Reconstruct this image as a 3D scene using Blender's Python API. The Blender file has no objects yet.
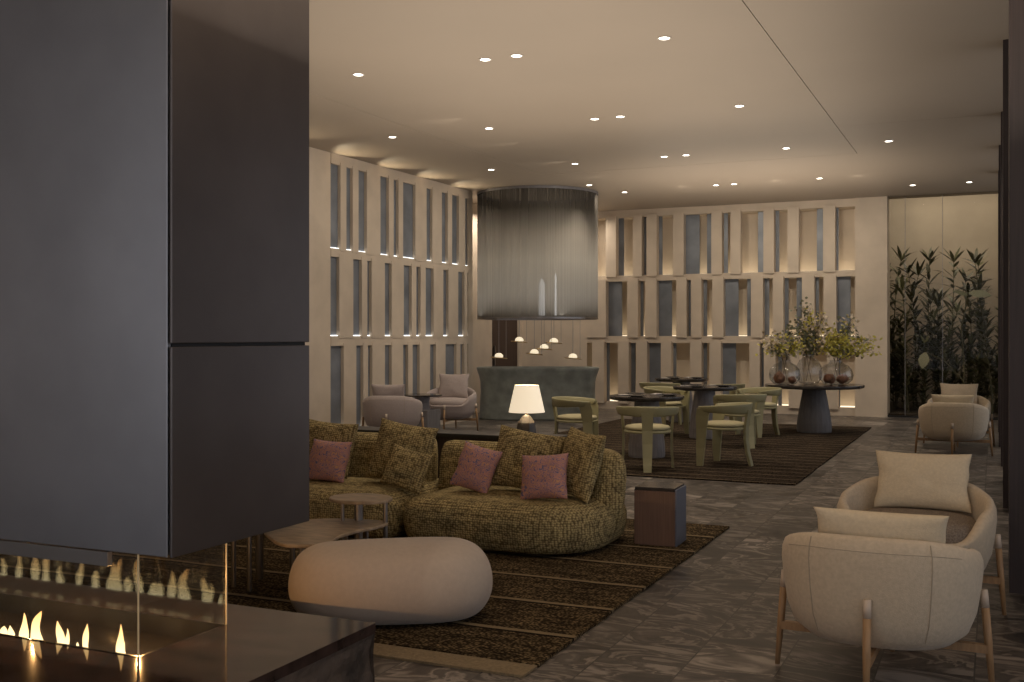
import bpy, bmesh, math, random
from mathutils import Vector, Matrix, noise
random.seed(7)
PI = math.pi
S = bpy.context.scene
C = S.collection
R = math.radians

# ---------------------------------------------------------------- materials
def mat(name, col=(.5,.5,.5), rough=.6, metal=0, spec=.5, var=0, vscale=8, bump=0, bscale=60, stretch=(1,1,1), emit=None, estr=0, trans=0, sheen=0):
    m = bpy.data.materials.new(name); m.use_nodes = True
    nt = m.node_tree; N = nt.nodes; L = nt.links
    b = N['Principled BSDF']
    b.inputs['Base Color'].default_value = (*col, 1)
    b.inputs['Roughness'].default_value = rough
    b.inputs['Metallic'].default_value = metal
    b.inputs['Specular IOR Level'].default_value = spec
    if sheen: b.inputs['Sheen Weight'].default_value = sheen
    if emit:
        b.inputs['Emission Color'].default_value = (*emit, 1)
        b.inputs['Emission Strength'].default_value = estr
    if var or bump:
        tc = N.new('ShaderNodeTexCoord'); mp = N.new('ShaderNodeMapping')
        mp.inputs['Scale'].default_value = stretch
        L.new(tc.outputs['Object'], mp.inputs['Vector'])
    if var:
        n = N.new('ShaderNodeTexNoise'); n.inputs['Scale'].default_value = vscale; n.inputs['Detail'].default_value = 6
        L.new(mp.outputs[0], n.inputs['Vector'])
        cr = N.new('ShaderNodeValToRGB')
        cr.color_ramp.elements[0].position = .3; cr.color_ramp.elements[1].position = .7
        cr.color_ramp.elements[0].color = (*[c*(1-var) for c in col], 1)
        cr.color_ramp.elements[1].color = (*[min(1,c*(1+var)) for c in col], 1)
        L.new(n.outputs['Fac'], cr.inputs[0]); L.new(cr.outputs[0], b.inputs['Base Color'])
    if bump:
        n2 = N.new('ShaderNodeTexNoise'); n2.inputs['Scale'].default_value = bscale; n2.inputs['Detail'].default_value = 4
        L.new(mp.outputs[0], n2.inputs['Vector'])
        bp = N.new('ShaderNodeBump'); bp.inputs['Strength'].default_value = bump; bp.inputs['Distance'].default_value = .01
        L.new(n2.outputs['Fac'], bp.inputs['Height']); L.new(bp.outputs[0], b.inputs['Normal'])
    return m

def ramp(N, stops):
    cr = N.new('ShaderNodeValToRGB'); e = cr.color_ramp.elements
    e[0].position, e[0].color = stops[0][0], (*stops[0][1], 1)
    e[1].position, e[1].color = stops[-1][0], (*stops[-1][1], 1)
    for p, c in stops[1:-1]:
        x = e.new(p); x.color = (*c, 1)
    return cr

def mat_boucle():
    m = bpy.data.materials.new('olive_boucle'); m.use_nodes = True
    nt = m.node_tree; N = nt.nodes; L = nt.links; b = N['Principled BSDF']
    b.inputs['Roughness'].default_value = .95; b.inputs['Specular IOR Level'].default_value = .15
    tc = N.new('ShaderNodeTexCoord')
    mp = N.new('ShaderNodeMapping'); mp.inputs['Scale'].default_value = (54, 54, 66); L.new(tc.outputs['Object'], mp.inputs[0])
    v = N.new('ShaderNodeTexVoronoi'); v.inputs['Scale'].default_value = 1; v.inputs['Randomness'].default_value = .42
    L.new(mp.outputs[0], v.inputs['Vector'])
    n = N.new('ShaderNodeTexNoise'); n.inputs['Scale'].default_value = 14; n.inputs['Detail'].default_value = 5; L.new(tc.outputs['Object'], n.inputs['Vector'])
    cr = ramp(N, [(.0, (.56,.475,.28)), (.4, (.43,.36,.20)), (.65, (.17,.135,.075)), (1, (.06,.045,.025))])
    L.new(v.outputs['Distance'], cr.inputs[0])
    c2 = ramp(N, [(.3, (.62,.60,.55)), (.7, (1.2,1.15,1.0))]); L.new(n.outputs['Fac'], c2.inputs[0])
    mx = N.new('ShaderNodeMix'); mx.data_type = 'RGBA'; mx.blend_type = 'MULTIPLY'; mx.inputs[0].default_value = 1
    L.new(cr.outputs[0], mx.inputs[6]); L.new(c2.outputs[0], mx.inputs[7]); L.new(mx.outputs[2], b.inputs['Base Color'])
    bp = N.new('ShaderNodeBump'); bp.invert = True; bp.inputs['Strength'].default_value = .8; bp.inputs['Distance'].default_value = .012
    L.new(v.outputs['Distance'], bp.inputs['Height']); L.new(bp.outputs[0], b.inputs['Normal'])
    return m

def mat_pattern():
    m = bpy.data.materials.new('pink_pattern_fabric'); m.use_nodes = True
    nt = m.node_tree; N = nt.nodes; L = nt.links; b = N['Principled BSDF']
    b.inputs['Roughness'].default_value = .8
    tc = N.new('ShaderNodeTexCoord')
    n0 = N.new('ShaderNodeTexNoise'); n0.inputs['Scale'].default_value = 9; n0.inputs['Detail'].default_value = 2; L.new(tc.outputs['Object'], n0.inputs['Vector'])
    mp = N.new('ShaderNodeMapping'); mp.inputs['Scale'].default_value = (34, 34, 52); mp.inputs['Rotation'].default_value = (0, .6, 0)
    ad = N.new('ShaderNodeMix'); ad.data_type = 'RGBA'; ad.blend_type = 'LINEAR_LIGHT'; ad.inputs[0].default_value = .12
    L.new(tc.outputs['Object'], ad.inputs[6]); L.new(n0.outputs['Color'], ad.inputs[7]); L.new(ad.outputs[2], mp.inputs[0])
    v = N.new('ShaderNodeTexNoise'); v.inputs['Scale'].default_value = 1.0; v.inputs['Detail'].default_value = 3
    L.new(mp.outputs[0], v.inputs['Vector'])
    cr = ramp(N, [(.34, (.12,.12,.24)), (.41, (.30,.20,.27)), (.45, (.56,.27,.20)), (.52, (.48,.25,.23)), (.56, (.17,.15,.25)), (.60, (.52,.26,.19)), (.68, (.62,.34,.15))])
    L.new(v.outputs['Fac'], cr.inputs[0]); L.new(cr.outputs[0], b.inputs['Base Color'])
    return m

def mat_floor():
    m = bpy.data.materials.new('slate_tiles'); m.use_nodes = True
    nt = m.node_tree; N = nt.nodes; L = nt.links; b = N['Principled BSDF']
    tc = N.new('ShaderNodeTexCoord')
    mp = N.new('ShaderNodeMapping'); mp.inputs['Rotation'].default_value = (0,0,PI/2); mp.inputs['Location'].default_value = (.3, .08, 0)
    L.new(tc.outputs['Object'], mp.inputs[0])
    br = N.new('ShaderNodeTexBrick'); br.inputs['Scale'].default_value = 1
    br.inputs['Brick Width'].default_value = .8; br.inputs['Row Height'].default_value = .4; br.inputs['Mortar Size'].default_value = .004
    br.inputs['Mortar Smooth'].default_value = .2; br.inputs['Color1'].default_value = (0,0,0,1); br.inputs['Color2'].default_value = (1,1,1,1); br.inputs['Mortar'].default_value = (.5,.5,.5,1)
    L.new(mp.outputs[0], br.inputs['Vector'])
    # per-tile offset of the veining
    ofs = N.new('ShaderNodeVectorMath'); ofs.operation = 'MULTIPLY_ADD'; ofs.inputs[1].default_value = (7,13,5)
    L.new(br.outputs['Color'], ofs.inputs[0]); L.new(tc.outputs['Object'], ofs.inputs[2])
    mp2 = N.new('ShaderNodeMapping'); mp2.inputs['Scale'].default_value = (.8, 1.5, 1); mp2.inputs['Rotation'].default_value = (0,0,.5); L.new(ofs.outputs[0], mp2.inputs[0])
    n = N.new('ShaderNodeTexNoise'); n.inputs['Scale'].default_value = 2.1; n.inputs['Detail'].default_value = 9; n.inputs['Roughness'].default_value = .55; n.inputs['Distortion'].default_value = 1.6
    L.new(mp2.outputs[0], n.inputs['Vector'])
    cr = ramp(N, [(.36, (.016,.013,.012)), (.44, (.06,.05,.044)), (.485, (.25,.215,.185)), (.505, (.045,.038,.033)), (.56, (.10,.086,.075)), (.63, (.28,.245,.215))])
    L.new(n.outputs['Fac'], cr.inputs[0])
    tint = ramp(N, [(0, (.62,.62,.62)), (1, (1.25,1.25,1.25))]); L.new(br.outputs['Color'], tint.inputs[0])
    mt = N.new('ShaderNodeMix'); mt.data_type = 'RGBA'; mt.blend_type = 'MULTIPLY'; mt.inputs[0].default_value = 1
    L.new(cr.outputs[0], mt.inputs[6]); L.new(tint.outputs[0], mt.inputs[7])
    mx = N.new('ShaderNodeMix'); mx.data_type = 'RGBA'; mx.inputs[7].default_value = (.03,.027,.025,1)
    L.new(br.outputs['Fac'], mx.inputs[0]); L.new(mt.outputs[2], mx.inputs[6]); L.new(mx.outputs[2], b.inputs['Base Color'])
    rr = N.new('ShaderNodeMapRange'); rr.inputs[3].default_value = .28; rr.inputs[4].default_value = .5
    L.new(n.outputs['Fac'], rr.inputs[0]); L.new(rr.outputs[0], b.inputs['Roughness'])
    bp = N.new('ShaderNodeBump'); bp.inputs['Strength'].default_value = .35; bp.inputs['Distance'].default_value = .006
    L.new(n.outputs['Fac'], bp.inputs['Height']); L.new(bp.outputs[0], b.inputs['Normal'])
    return m

def mat_rug(name, period, off, dark, light, line):
    m = bpy.data.materials.new(name); m.use_nodes = True
    nt = m.node_tree; N = nt.nodes; L = nt.links; b = N['Principled BSDF']
    b.inputs['Roughness'].default_value = 1; b.inputs['Specular IOR Level'].default_value = .05
    tc = N.new('ShaderNodeTexCoord')
    sp = N.new('ShaderNodeSeparateXYZ'); L.new(tc.outputs['Object'], sp.inputs[0])
    def math_(op, a, bb=None, c=None):
        x = N.new('ShaderNodeMath'); x.operation = op
        for i, q in enumerate((a, bb, c)):
            if q is None: continue
            if isinstance(q, (int, float)): x.inputs[i].default_value = q
            else: L.new(q, x.inputs[i])
        return x.outputs[0]
    wob = N.new('ShaderNodeTexNoise'); wob.inputs['Scale'].default_value = 3; L.new(tc.outputs['Object'], wob.inputs['Vector'])
    y = math_('ADD', sp.outputs['Y'], math_('MULTIPLY', wob.outputs['Fac'], .03))
    fr = math_('FRACT', math_('DIVIDE', math_('SUBTRACT', y, off), period))
    w1 = .07
    l1 = math_('LESS_THAN', fr, w1)
    l2 = math_('GREATER_THAN', fr, 1-.04)
    mp = N.new('ShaderNodeMapping'); mp.inputs['Scale'].default_value = (55, 75, 60); L.new(tc.outputs['Object'], mp.inputs[0])
    n = N.new('ShaderNodeTexVoronoi'); n.inputs['Scale'].default_value = 1; n.inputs['Randomness'].default_value = .8; L.new(mp.outputs[0], n.inputs['Vector'])
    n3 = N.new('ShaderNodeTexNoise'); n3.inputs['Scale'].default_value = 5; n3.inputs['Detail'].default_value = 8
    mp3 = N.new('ShaderNodeMapping'); mp3.inputs['Scale'].default_value = (.6, 3, 1); L.new(tc.outputs['Object'], mp3.inputs[0]); L.new(mp3.outputs[0], n3.inputs['Vector'])
    cr = ramp(N, [(.1, light), (.6, dark)]); L.new(n.outputs['Distance'], cr.inputs[0])
    c3 = ramp(N, [(.35, (.5,.5,.5)), (.65, (1.35,1.35,1.35))]); L.new(n3.outputs['Fac'], c3.inputs[0])
    mu = N.new('ShaderNodeMix'); mu.data_type = 'RGBA'; mu.blend_type = 'MULTIPLY'; mu.inputs[0].default_value = 1
    L.new(cr.outputs[0], mu.inputs[6]); L.new(c3.outputs[0], mu.inputs[7])
    a = N.new('ShaderNodeMix'); a.data_type = 'RGBA'; a.inputs[7].default_value = (*line, 1)
    L.new(l1, a.inputs[0]); L.new(mu.outputs[2], a.inputs[6])
    d = N.new('ShaderNodeMix'); d.data_type = 'RGBA'; d.inputs[7].default_value = (.012,.009,.006, 1)
    L.new(l2, d.inputs[0]); L.new(a.outputs[2], d.inputs[6]); L.new(d.outputs[2], b.inputs['Base Color'])
    h = math_('SUBTRACT', math_('MULTIPLY', n.outputs['Distance'], -.6), math_('MULTIPLY', math_('ADD', l1, l2), 1.0))
    bp = N.new('ShaderNodeBump'); bp.inputs['Strength'].default_value = .9; bp.inputs['Distance'].default_value = .012
    L.new(h, bp.inputs['Height']); L.new(bp.outputs[0], b.inputs['Normal'])
    return m

def mat_glass(name, tint=(.97,.97,.95), gain=1.0, rough=0.0, base=.02):
    m = bpy.data.materials.new(name); m.use_nodes = True
    nt = m.node_tree; N = nt.nodes; L = nt.links; N.clear()
    o = N.new('ShaderNodeOutputMaterial'); t = N.new('ShaderNodeBsdfTransparent'); g = N.new('ShaderNodeBsdfGlossy')
    t.inputs[0].default_value = (*tint, 1); g.inputs['Roughness'].default_value = rough
    lw = N.new('ShaderNodeLayerWeight'); lw.inputs[0].default_value = .5
    fz = N.new('ShaderNodeMath'); fz.operation = 'POWER'; fz.inputs[1].default_value = 4; L.new(lw.outputs['Facing'], fz.inputs[0])
    ma = N.new('ShaderNodeMath'); ma.operation = 'MULTIPLY_ADD'; ma.inputs[1].default_value = gain; ma.inputs[2].default_value = base; ma.use_clamp = True
    mx = N.new('ShaderNodeMixShader'); L.new(fz.outputs[0], ma.inputs[0]); L.new(ma.outputs[0], mx.inputs[0]); L.new(t.outputs[0], mx.inputs[1]); L.new(g.outputs[0], mx.inputs[2]); L.new(mx.outputs[0], o.inputs[0])
    return m

def mat_strings():
    m = bpy.data.materials.new('shaded_strings'); m.use_nodes = True
    nt = m.node_tree; N = nt.nodes; L = nt.links; N.clear()
    o = N.new('ShaderNodeOutputMaterial'); t = N.new('ShaderNodeBsdfTransparent')
    df = N.new('ShaderNodeBsdfDiffuse'); tl = N.new('ShaderNodeBsdfTranslucent')
    tc = N.new('ShaderNodeTexCoord'); sp = N.new('ShaderNodeSeparateXYZ'); L.new(tc.outputs['Object'], sp.inputs[0])
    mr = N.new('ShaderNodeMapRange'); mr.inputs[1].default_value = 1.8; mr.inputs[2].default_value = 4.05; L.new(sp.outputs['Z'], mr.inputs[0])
    cr = ramp(N, [(0, (.20,.19,.175)), (.18, (.36,.345,.32)), (.45, (.46,.44,.40)), (.62, (.34,.32,.285)), (.85, (.085,.078,.068)), (1, (.06,.054,.048))]); L.new(mr.outputs[0], cr.inputs[0])  # shading painted into the strings: dark at the top, lighter in the middle
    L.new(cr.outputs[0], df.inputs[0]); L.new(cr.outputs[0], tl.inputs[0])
    m1 = N.new('ShaderNodeMixShader'); m1.inputs[0].default_value = .5; L.new(df.outputs[0], m1.inputs[1]); L.new(tl.outputs[0], m1.inputs[2])
    mp = N.new('ShaderNodeMapping'); mp.inputs['Scale'].default_value = (34, 34, .02); L.new(tc.outputs['Object'], mp.inputs[0])
    n = N.new('ShaderNodeTexNoise'); n.inputs['Scale'].default_value = 1; n.inputs['Detail'].default_value = 3; L.new(mp.outputs[0], n.inputs['Vector'])
    al = N.new('ShaderNodeMapRange'); al.inputs[1].default_value = .3; al.inputs[2].default_value = .62; al.inputs[3].default_value = .72; al.inputs[4].default_value = .985; L.new(n.outputs['Fac'], al.inputs[0])
    mx = N.new('ShaderNodeMixShader'); L.new(al.outputs[0], mx.inputs[0]); L.new(t.outputs[0], mx.inputs[1]); L.new(m1.outputs[0], mx.inputs[2]); L.new(mx.outputs[0], o.inputs[0])
    return m

def mat_emit(name, col, s):
    m = bpy.data.materials.new(name); m.use_nodes = True
    nt = m.node_tree; N = nt.nodes; N.clear()
    o = N.new('ShaderNodeOutputMaterial'); e = N.new('ShaderNodeEmission'); e.inputs[0].default_value = (*col, 1); e.inputs[1].default_value = s
    nt.links.new(e.outputs[0], o.inputs[0]); return m

M = dict(
    plaster=mat('beige_plaster', (.60,.51,.41), .75, var=.07, vscale=3, bump=.15, bscale=40),
    ceiling=mat('taupe_ceiling_paint', (.40,.335,.27), .55, var=.03, vscale=.6),
    black=mat('black', (.008,.008,.009), .5),
    bluepanel=mat('blue_grey_metal_panel', (.215,.235,.27), .42, metal=.25, var=.25, vscale=2.5),
    strip=mat_emit('warm_led_strip', (1,.82,.56), 1.5),
    stripcool=mat_emit('neutral_led_strip', (.95,.95,.92), 2.6),
    floor=mat_floor(),
    hood=mat('bronze_plate_lit', (.36,.36,.385), .36, metal=.9, var=.10, vscale=2.2, bump=.05, bscale=14),  # lit copy of the hood metal, bluish daylight put into the colour
    hoodside=mat('bronze_plate_shaded', (.17,.15,.145), .36, metal=.9, var=.12, vscale=2.2, bump=.05, bscale=14),  # shaded copy of the same hood metal, darkness put into the colour
    hoodedge=mat('brushed_steel_edge', (.30,.28,.27), .4, metal=.8),
    marble=mat('polished_brown_stone', (.034,.021,.018), .08, var=.7, vscale=5, spec=.28, stretch=(1,2,1)),
    marblerough=mat('split_brown_stone', (.075,.055,.042), .7, var=.6, vscale=7, bump=1.0, bscale=22),
    tray=mat('black_steel', (.010,.010,.012), .18, metal=0),
    glass=mat_glass('clear_pane', (.97,.96,.93), .8, 0, .07),
    vaseglass=mat_glass('thin_glass', (.84,.855,.87), .9, .04, .14),
    winglass=mat_glass('window_glass', (.97,.95,.91), .5, 0, .006),
    glassedge=mat('glass_edge_glint', (.62,.50,.32), .3, emit=(.8,.55,.28), estr=.12),  # golden glint along the pane edges, put in by colour and faint emission
    boucle=mat_boucle(), pink=mat_pattern(),
    cream=mat('cream_wool', (.56,.465,.345), .95, var=.08, vscale=60, bump=.25, bscale=220, spec=.2, sheen=.2),
    creamlight=mat('cream_linen', (.62,.525,.38), .95, var=.06, vscale=70, bump=.25, bscale=200, spec=.2),
    taupe=mat('taupe_boucle', (.235,.19,.15), .95, var=.35, vscale=110, bump=.8, bscale=150, spec=.1),
    poufm=mat('ivory_felt', (.52,.44,.37), .95, var=.04, vscale=40, bump=.1, bscale=200, spec=.15, sheen=.2),
    lilac=mat('lilac_grey_wool', (.42,.36,.345), .95, var=.06, vscale=60, spec=.15, sheen=.2),
    seam=mat('seam_thread', (.40,.34,.26), .9),
    oak=mat('oak', (.33,.20,.10), .5, var=.2, vscale=10, stretch=(6,6,1)),
    sleeve=mat('pale_wood_sleeve', (.55,.45,.36), .4),
    greenwood=mat('sage_lacquer', (.37,.345,.195), .45, var=.05, vscale=5),
    seatpad=mat('pale_seat_fabric', (.52,.47,.29), .9, bump=.2, bscale=200),
    tabletop=mat('dark_stone_top', (.045,.04,.038), .15, var=.3, vscale=12),
    pedestal=mat('blue_grey_concrete', (.29,.28,.295), .6, var=.15, vscale=8, stretch=(3,3,.5)),
    pedestald=mat('dark_concrete', (.17,.165,.175), .6, var=.15, vscale=8, stretch=(3,3,.5)),
    desk=mat('verdigris_bronze', (.26,.285,.265), .5, metal=.15, var=.25, vscale=5, bump=.2, bscale=20),
    travertine=mat('brown_stone_top', (.36,.275,.19), .35, var=.35, vscale=9, stretch=(1,2.5,1)),
    steel=mat('brushed_steel', (.30,.28,.27), .3, metal=.95),
    walnut=mat('smoked_wood_panel', (.17,.10,.072), .42, var=.2, vscale=14, stretch=(8,8,.25)),
    bluesteel=mat('blue_steel_side', (.18,.20,.26), .35, metal=.6),
    darkwood=mat('dark_wood', (.030,.019,.018), .5, var=.3, vscale=9, stretch=(9,9,.2)),
    brown=mat('dark_brown_door', (.05,.028,.02), .5, var=.2, vscale=6, stretch=(6,6,.3)),
    brass=mat('brass', (.62,.45,.22), .3, metal=.9),
    opal=mat('opal_glass_glow', (.9,.85,.75), .4, emit=(1,.84,.58), estr=.75),
    shade=mat('linen_lampshade', (.85,.78,.66), .8, emit=(1,.84,.60), estr=.62),
    lampbase=mat('black_faceted_stone', (.02,.018,.018), .4),
    downlight=mat_emit('downlight_glow', (1,.93,.80), 9),
    white=mat('white_trim', (.6,.56,.5), .5),
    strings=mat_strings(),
    tube=mat_emit('light_tube', (1,.98,.95), 1.1),
    flame=None,
    leafdark=mat('dark_leaf', (.062,.062,.028), .4, var=.4, vscale=3),
    leafmid=mat('mid_leaf', (.12,.125,.06), .4, var=.4, vscale=3),
    stemg=mat('plant_stem', (.09,.085,.045), .6),
    twig=mat('twig', (.10,.075,.045), .8),
    bloom_y=mat('yellow_green_leaf', (.72,.66,.14), .6, var=.3, vscale=20),
    bloom_w=mat('pale_blossom', (.78,.68,.52), .7, var=.2, vscale=20),
    bloom_g=mat('grey_green_leaf', (.24,.26,.17), .6, var=.3, vscale=20),
    terracotta=mat('rust_brown_stone', (.36,.16,.085), .6, var=.4, vscale=14, bump=.4, bscale=30),
    plate=mat('dark_ceramic', (.05,.05,.055), .2), napkin=mat('pale_napkin', (.55,.52,.5), .8),
    gardenwall=mat('garden_plaster', (.46,.40,.33), .9, var=.12, vscale=1.2),
    soil=mat('soil', (.03,.022,.015), 1, var=.4, vscale=9),
    rug1=mat_rug('shaggy_brown_rug', .57, 4.90, (.030,.021,.012), (.27,.195,.105), (.25,.19,.115)),
    rug2=mat_rug('striped_brown_rug', .30, 10.9, (.018,.013,.010), (.15,.11,.072), (.20,.155,.105)),
    rugborder=mat('rug_border_weave', (.24,.18,.105), 1, var=.2, vscale=60, bump=.5, bscale=120),
)
def flame_mat():
    m = bpy.data.materials.new('flame_glow'); m.use_nodes = True
    nt = m.node_tree; N = nt.nodes; L = nt.links; N.clear()
    o = N.new('ShaderNodeOutputMaterial'); e = N.new('ShaderNodeEmission'); tc = N.new('ShaderNodeTexCoord'); sp = N.new('ShaderNodeSeparateXYZ')
    L.new(tc.outputs['Object'], sp.inputs[0]); mr = N.new('ShaderNodeMapRange'); mr.inputs[1].default_value = 0; mr.inputs[2].default_value = .13
    L.new(sp.outputs['Z'], mr.inputs[0]); cr = ramp(N, [(0, (1,.86,.50)), (.45, (1,.72,.33)), (1, (1,.50,.16))]); L.new(mr.outputs[0], cr.inputs[0]); L.new(cr.outputs[0], e.inputs[0])
    e.inputs[1].default_value = 2.4
    t = N.new('ShaderNodeBsdfTransparent'); lw = N.new('ShaderNodeLayerWeight'); lw.inputs[0].default_value = .35
    mx = N.new('ShaderNodeMixShader'); L.new(lw.outputs['Facing'], mx.inputs[0]); L.new(e.outputs[0], mx.inputs[1]); L.new(t.outputs[0], mx.inputs[2]); L.new(mx.outputs[0], o.inputs[0])
    return m
M['flame'] = flame_mat()

# ---------------------------------------------------------------- mesh helpers
def new(name, bm, m, parent=None, loc=None, rot=None, smooth=False, label=None):
    bmesh.ops.recalc_face_normals(bm, faces=bm.faces[:])
    me = bpy.data.meshes.new(name); bm.to_mesh(me); bm.free()
    if smooth:
        for p in me.polygons: p.use_smooth = True
    if not isinstance(m, (list, tuple)): m = [m]
    for x in m: me.materials.append(M[x] if isinstance(x, str) else x)
    o = bpy.data.objects.new(name, me); C.objects.link(o)
    if parent: o.parent = parent
    if loc: o.location = loc
    if rot: o.rotation_euler = rot
    if label: o['label'] = label
    return o
def empty(name, loc=(0,0,0), rz=0, label=None, cat=None, group=None, kind=None):
    o = bpy.data.objects.new(name, None); C.objects.link(o); o.location = loc; o.rotation_euler = (0,0,rz); o.empty_display_size = .1
    return tag(o, label, cat, group, kind)
def tag(o, label=None, cat=None, group=None, kind=None):
    if label: o['label'] = label
    if cat: o['category'] = cat
    if group: o['group'] = group
    if kind: o['kind'] = kind
    return o
def dup(o, loc=None, rz=None, label=None, parent=None):
    c = o.copy(); C.objects.link(c)
    if parent: c.parent = parent
    if loc is not None: c.location = loc
    if rz is not None: c.rotation_euler = (0,0,rz)
    if label: c['label'] = label
    for ch in list(o.children): dup(ch, parent=c)
    return c
def box(bm, x0, x1, y0, y1, z0, z1, mi=0):
    vs = [bm.verts.new((x, y, z)) for x in (x0,x1) for y in (y0,y1) for z in (z0,z1)]
    for f in ((0,1,3,2),(4,6,7,5),(0,4,5,1),(2,3,7,6),(0,2,6,4),(1,5,7,3)):
        bm.faces.new([vs[i] for i in f]).material_index = mi
    return vs
def BOX(name, x0, x1, y0, y1, z0, z1, m, parent=None, bevel=0, label=None):
    bm = bmesh.new(); box(bm, x0, x1, y0, y1, z0, z1)
    if bevel: bmesh.ops.bevel(bm, geom=bm.edges[:], offset=bevel, segments=3, profile=.6, affect='EDGES')
    return new(name, bm, m, parent, label=label)
def loft(bm, rings, cap=True, closed=True, mi=0):
    V = [[bm.verts.new(p) for p in r] for r in rings]
    n = len(V[0])
    for a, b in zip(V, V[1:]):
        for i in range(n if closed else n-1):
            j = (i+1) % n
            bm.faces.new((a[i], a[j], b[j], b[i])).material_index = mi
    if cap:
        bm.faces.new(V[0][::-1]).material_index = mi; bm.faces.new(V[-1]).material_index = mi
    return V
def lathe(bm, prof, n=32, cx=0, cy=0, sx=1, sy=1, cap=True, wob=None):
    rings = []
    for r, z in prof:
        rings.append([(cx+sx*r*math.cos(2*PI*i/n)*(wob(i) if wob else 1), cy+sy*r*math.sin(2*PI*i/n)*(wob(i) if wob else 1), z) for i in range(n)])
    return loft(bm, rings, cap)
def tube(bm, pts, rad, n=8, cap=True):
    rings = []
    pts = [Vector(p) for p in pts]
    up = Vector((0,0,1))
    for i, p in enumerate(pts):
        d = (pts[min(i+1, len(pts)-1)]-pts[max(i-1, 0)]).normalized()
        a = d.cross(up if abs(d.z) < .95 else Vector((1,0,0))).normalized(); b = d.cross(a)
        r = rad[i] if isinstance(rad, (list, tuple)) else rad
        rings.append([p+a*r*math.cos(2*PI*k/n)+b*r*math.sin(2*PI*k/n) for k in range(n)])
    return loft(bm, rings, cap)
def sgn(x): return -1 if x < 0 else 1
def superplan(a, b, n=48, e=4, cx=0, cy=0, rot=0):
    out = []
    for i in range(n):
        t = 2*PI*i/n; c, s = math.cos(t), math.sin(t)
        x = a*sgn(c)*abs(c)**(2/e); y = b*sgn(s)*abs(s)**(2/e)
        out.append((cx+x*math.cos(rot)-y*math.sin(rot), cy+x*math.sin(rot)+y*math.cos(rot)))
    return out
def inset(pl, d):
    n = len(pl); out = []
    for i in range(n):
        a = Vector(pl[i-1]); b = Vector(pl[(i+1) % n]); t = (b-a)
        if t.length < 1e-9: out.append(pl[i]); continue
        t.normalize(); nn = Vector((-t.y, t.x)); out.append((pl[i][0]+nn.x*d, pl[i][1]+nn.y*d))
    return out
def softblock(bm, pl, prof, dome=0):
    """prof: list of (inset, z); plan counter-clockwise; the last ring closes to a gently domed middle"""
    rings = [[(x, y, z) for x, y in inset(pl, d)] for d, z in prof]
    cx = sum(p[0] for p in pl)/len(pl); cy = sum(p[1] for p in pl)/len(pl)
    last = rings[-1]
    for k in (.75, .5, .25, .04):
        rings.append([(cx+(x-cx)*k, cy+(y-cy)*k, z+dome*(1-k*k)) for x, y, z in last])
    first = rings[0]
    loft(bm, [[(cx+(x-cx)*.04, cy+(y-cy)*.04, z) for x, y, z in first]]+rings)
def pillow_bm(w, h, t, seed=0, n=22):
    bm = bmesh.new(); rnd = random.Random(seed)
    def P(u, v, s):
        x = w/2*u*(1-.075*(1-v*v)); z = h/2*v*(1-.075*(1-u*u))
        th = t/2*((1-u**2)*(1-v**2))**.42
        th *= 1+.10*noise.noise(Vector((u*2+seed, v*2, s*3)))
        nz = .006*noise.noise(Vector((u*6+seed*3, v*6, s)))
        return (x+.012*noise.noise(Vector((u*2, v*2, seed+5.)))*1, s*th+nz*(1-u*u)*(1-v*v)*2, z+h/2)
    g = {}
    for s in (1, -1):
        for i in range(n+1):
            for j in range(n+1):
                u = math.sin((i/n-.5)*PI); v = math.sin((j/n-.5)*PI)
                e = i in (0, n) or j in (0, n)
                k = (i, j, 0 if e else s)
                if k not in g: g[k] = bm.verts.new(P(u, v, s) if not e else (P(u, v, 1)[0], 0, P(u, v, 1)[2]))
        K = lambda i, j: g[(i, j, 0 if (i in (0, n) or j in (0, n)) else s)]
        for i in range(n):
            for j in range(n):
                bm.faces.new((K(i,j), K(i+1,j), K(i+1,j+1), K(i,j+1)))
    return bm

def sub(o, lv=1):
    md = o.modifiers.new('s', 'SUBSURF'); md.levels = lv; md.render_levels = lv; return o

# ---------------------------------------------------------------- camera
cam = bpy.data.cameras.new('camera'); co = bpy.data.objects.new('camera', cam); C.objects.link(co)
co.location = (0, 0, 1.5); co.rotation_euler = (PI/2, 0, R(24.4)); cam.lens = 36*1063/1024; cam.sensor_width = 36
cam.shift_y = -5/1024; cam.clip_start = .05
S.camera = co

H = 4.08
# ---------------------------------------------------------------- room shell
tag(BOX('floor', -9.4, 4.2, -4.2, 21.2, -.1, 0, 'floor'), kind='structure')
cl = bmesh.new()
for x0, x1, y0, y1 in ((-9.6,-6.608,-4.2,21.2), (-6.6,-1.768,-4.2,15.692), (-6.608,-1.76,15.70,21.2), (-1.76,4.2,-4.2,13.592), (-1.76,4.2,13.60,21.2)):
    box(cl, x0, x1, y0, y1, H, H+.03)
tag(new('ceiling', cl, 'ceiling'), kind='structure')
tag(BOX('ceiling_backing_slab', -9.6, 4.2, -4.2, 21.2, H+.05, H+.1, 'ceiling'), kind='structure')

TIERS = [(2.74, 3.93), (1.50, 2.62), (.15, 1.36)]
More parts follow.
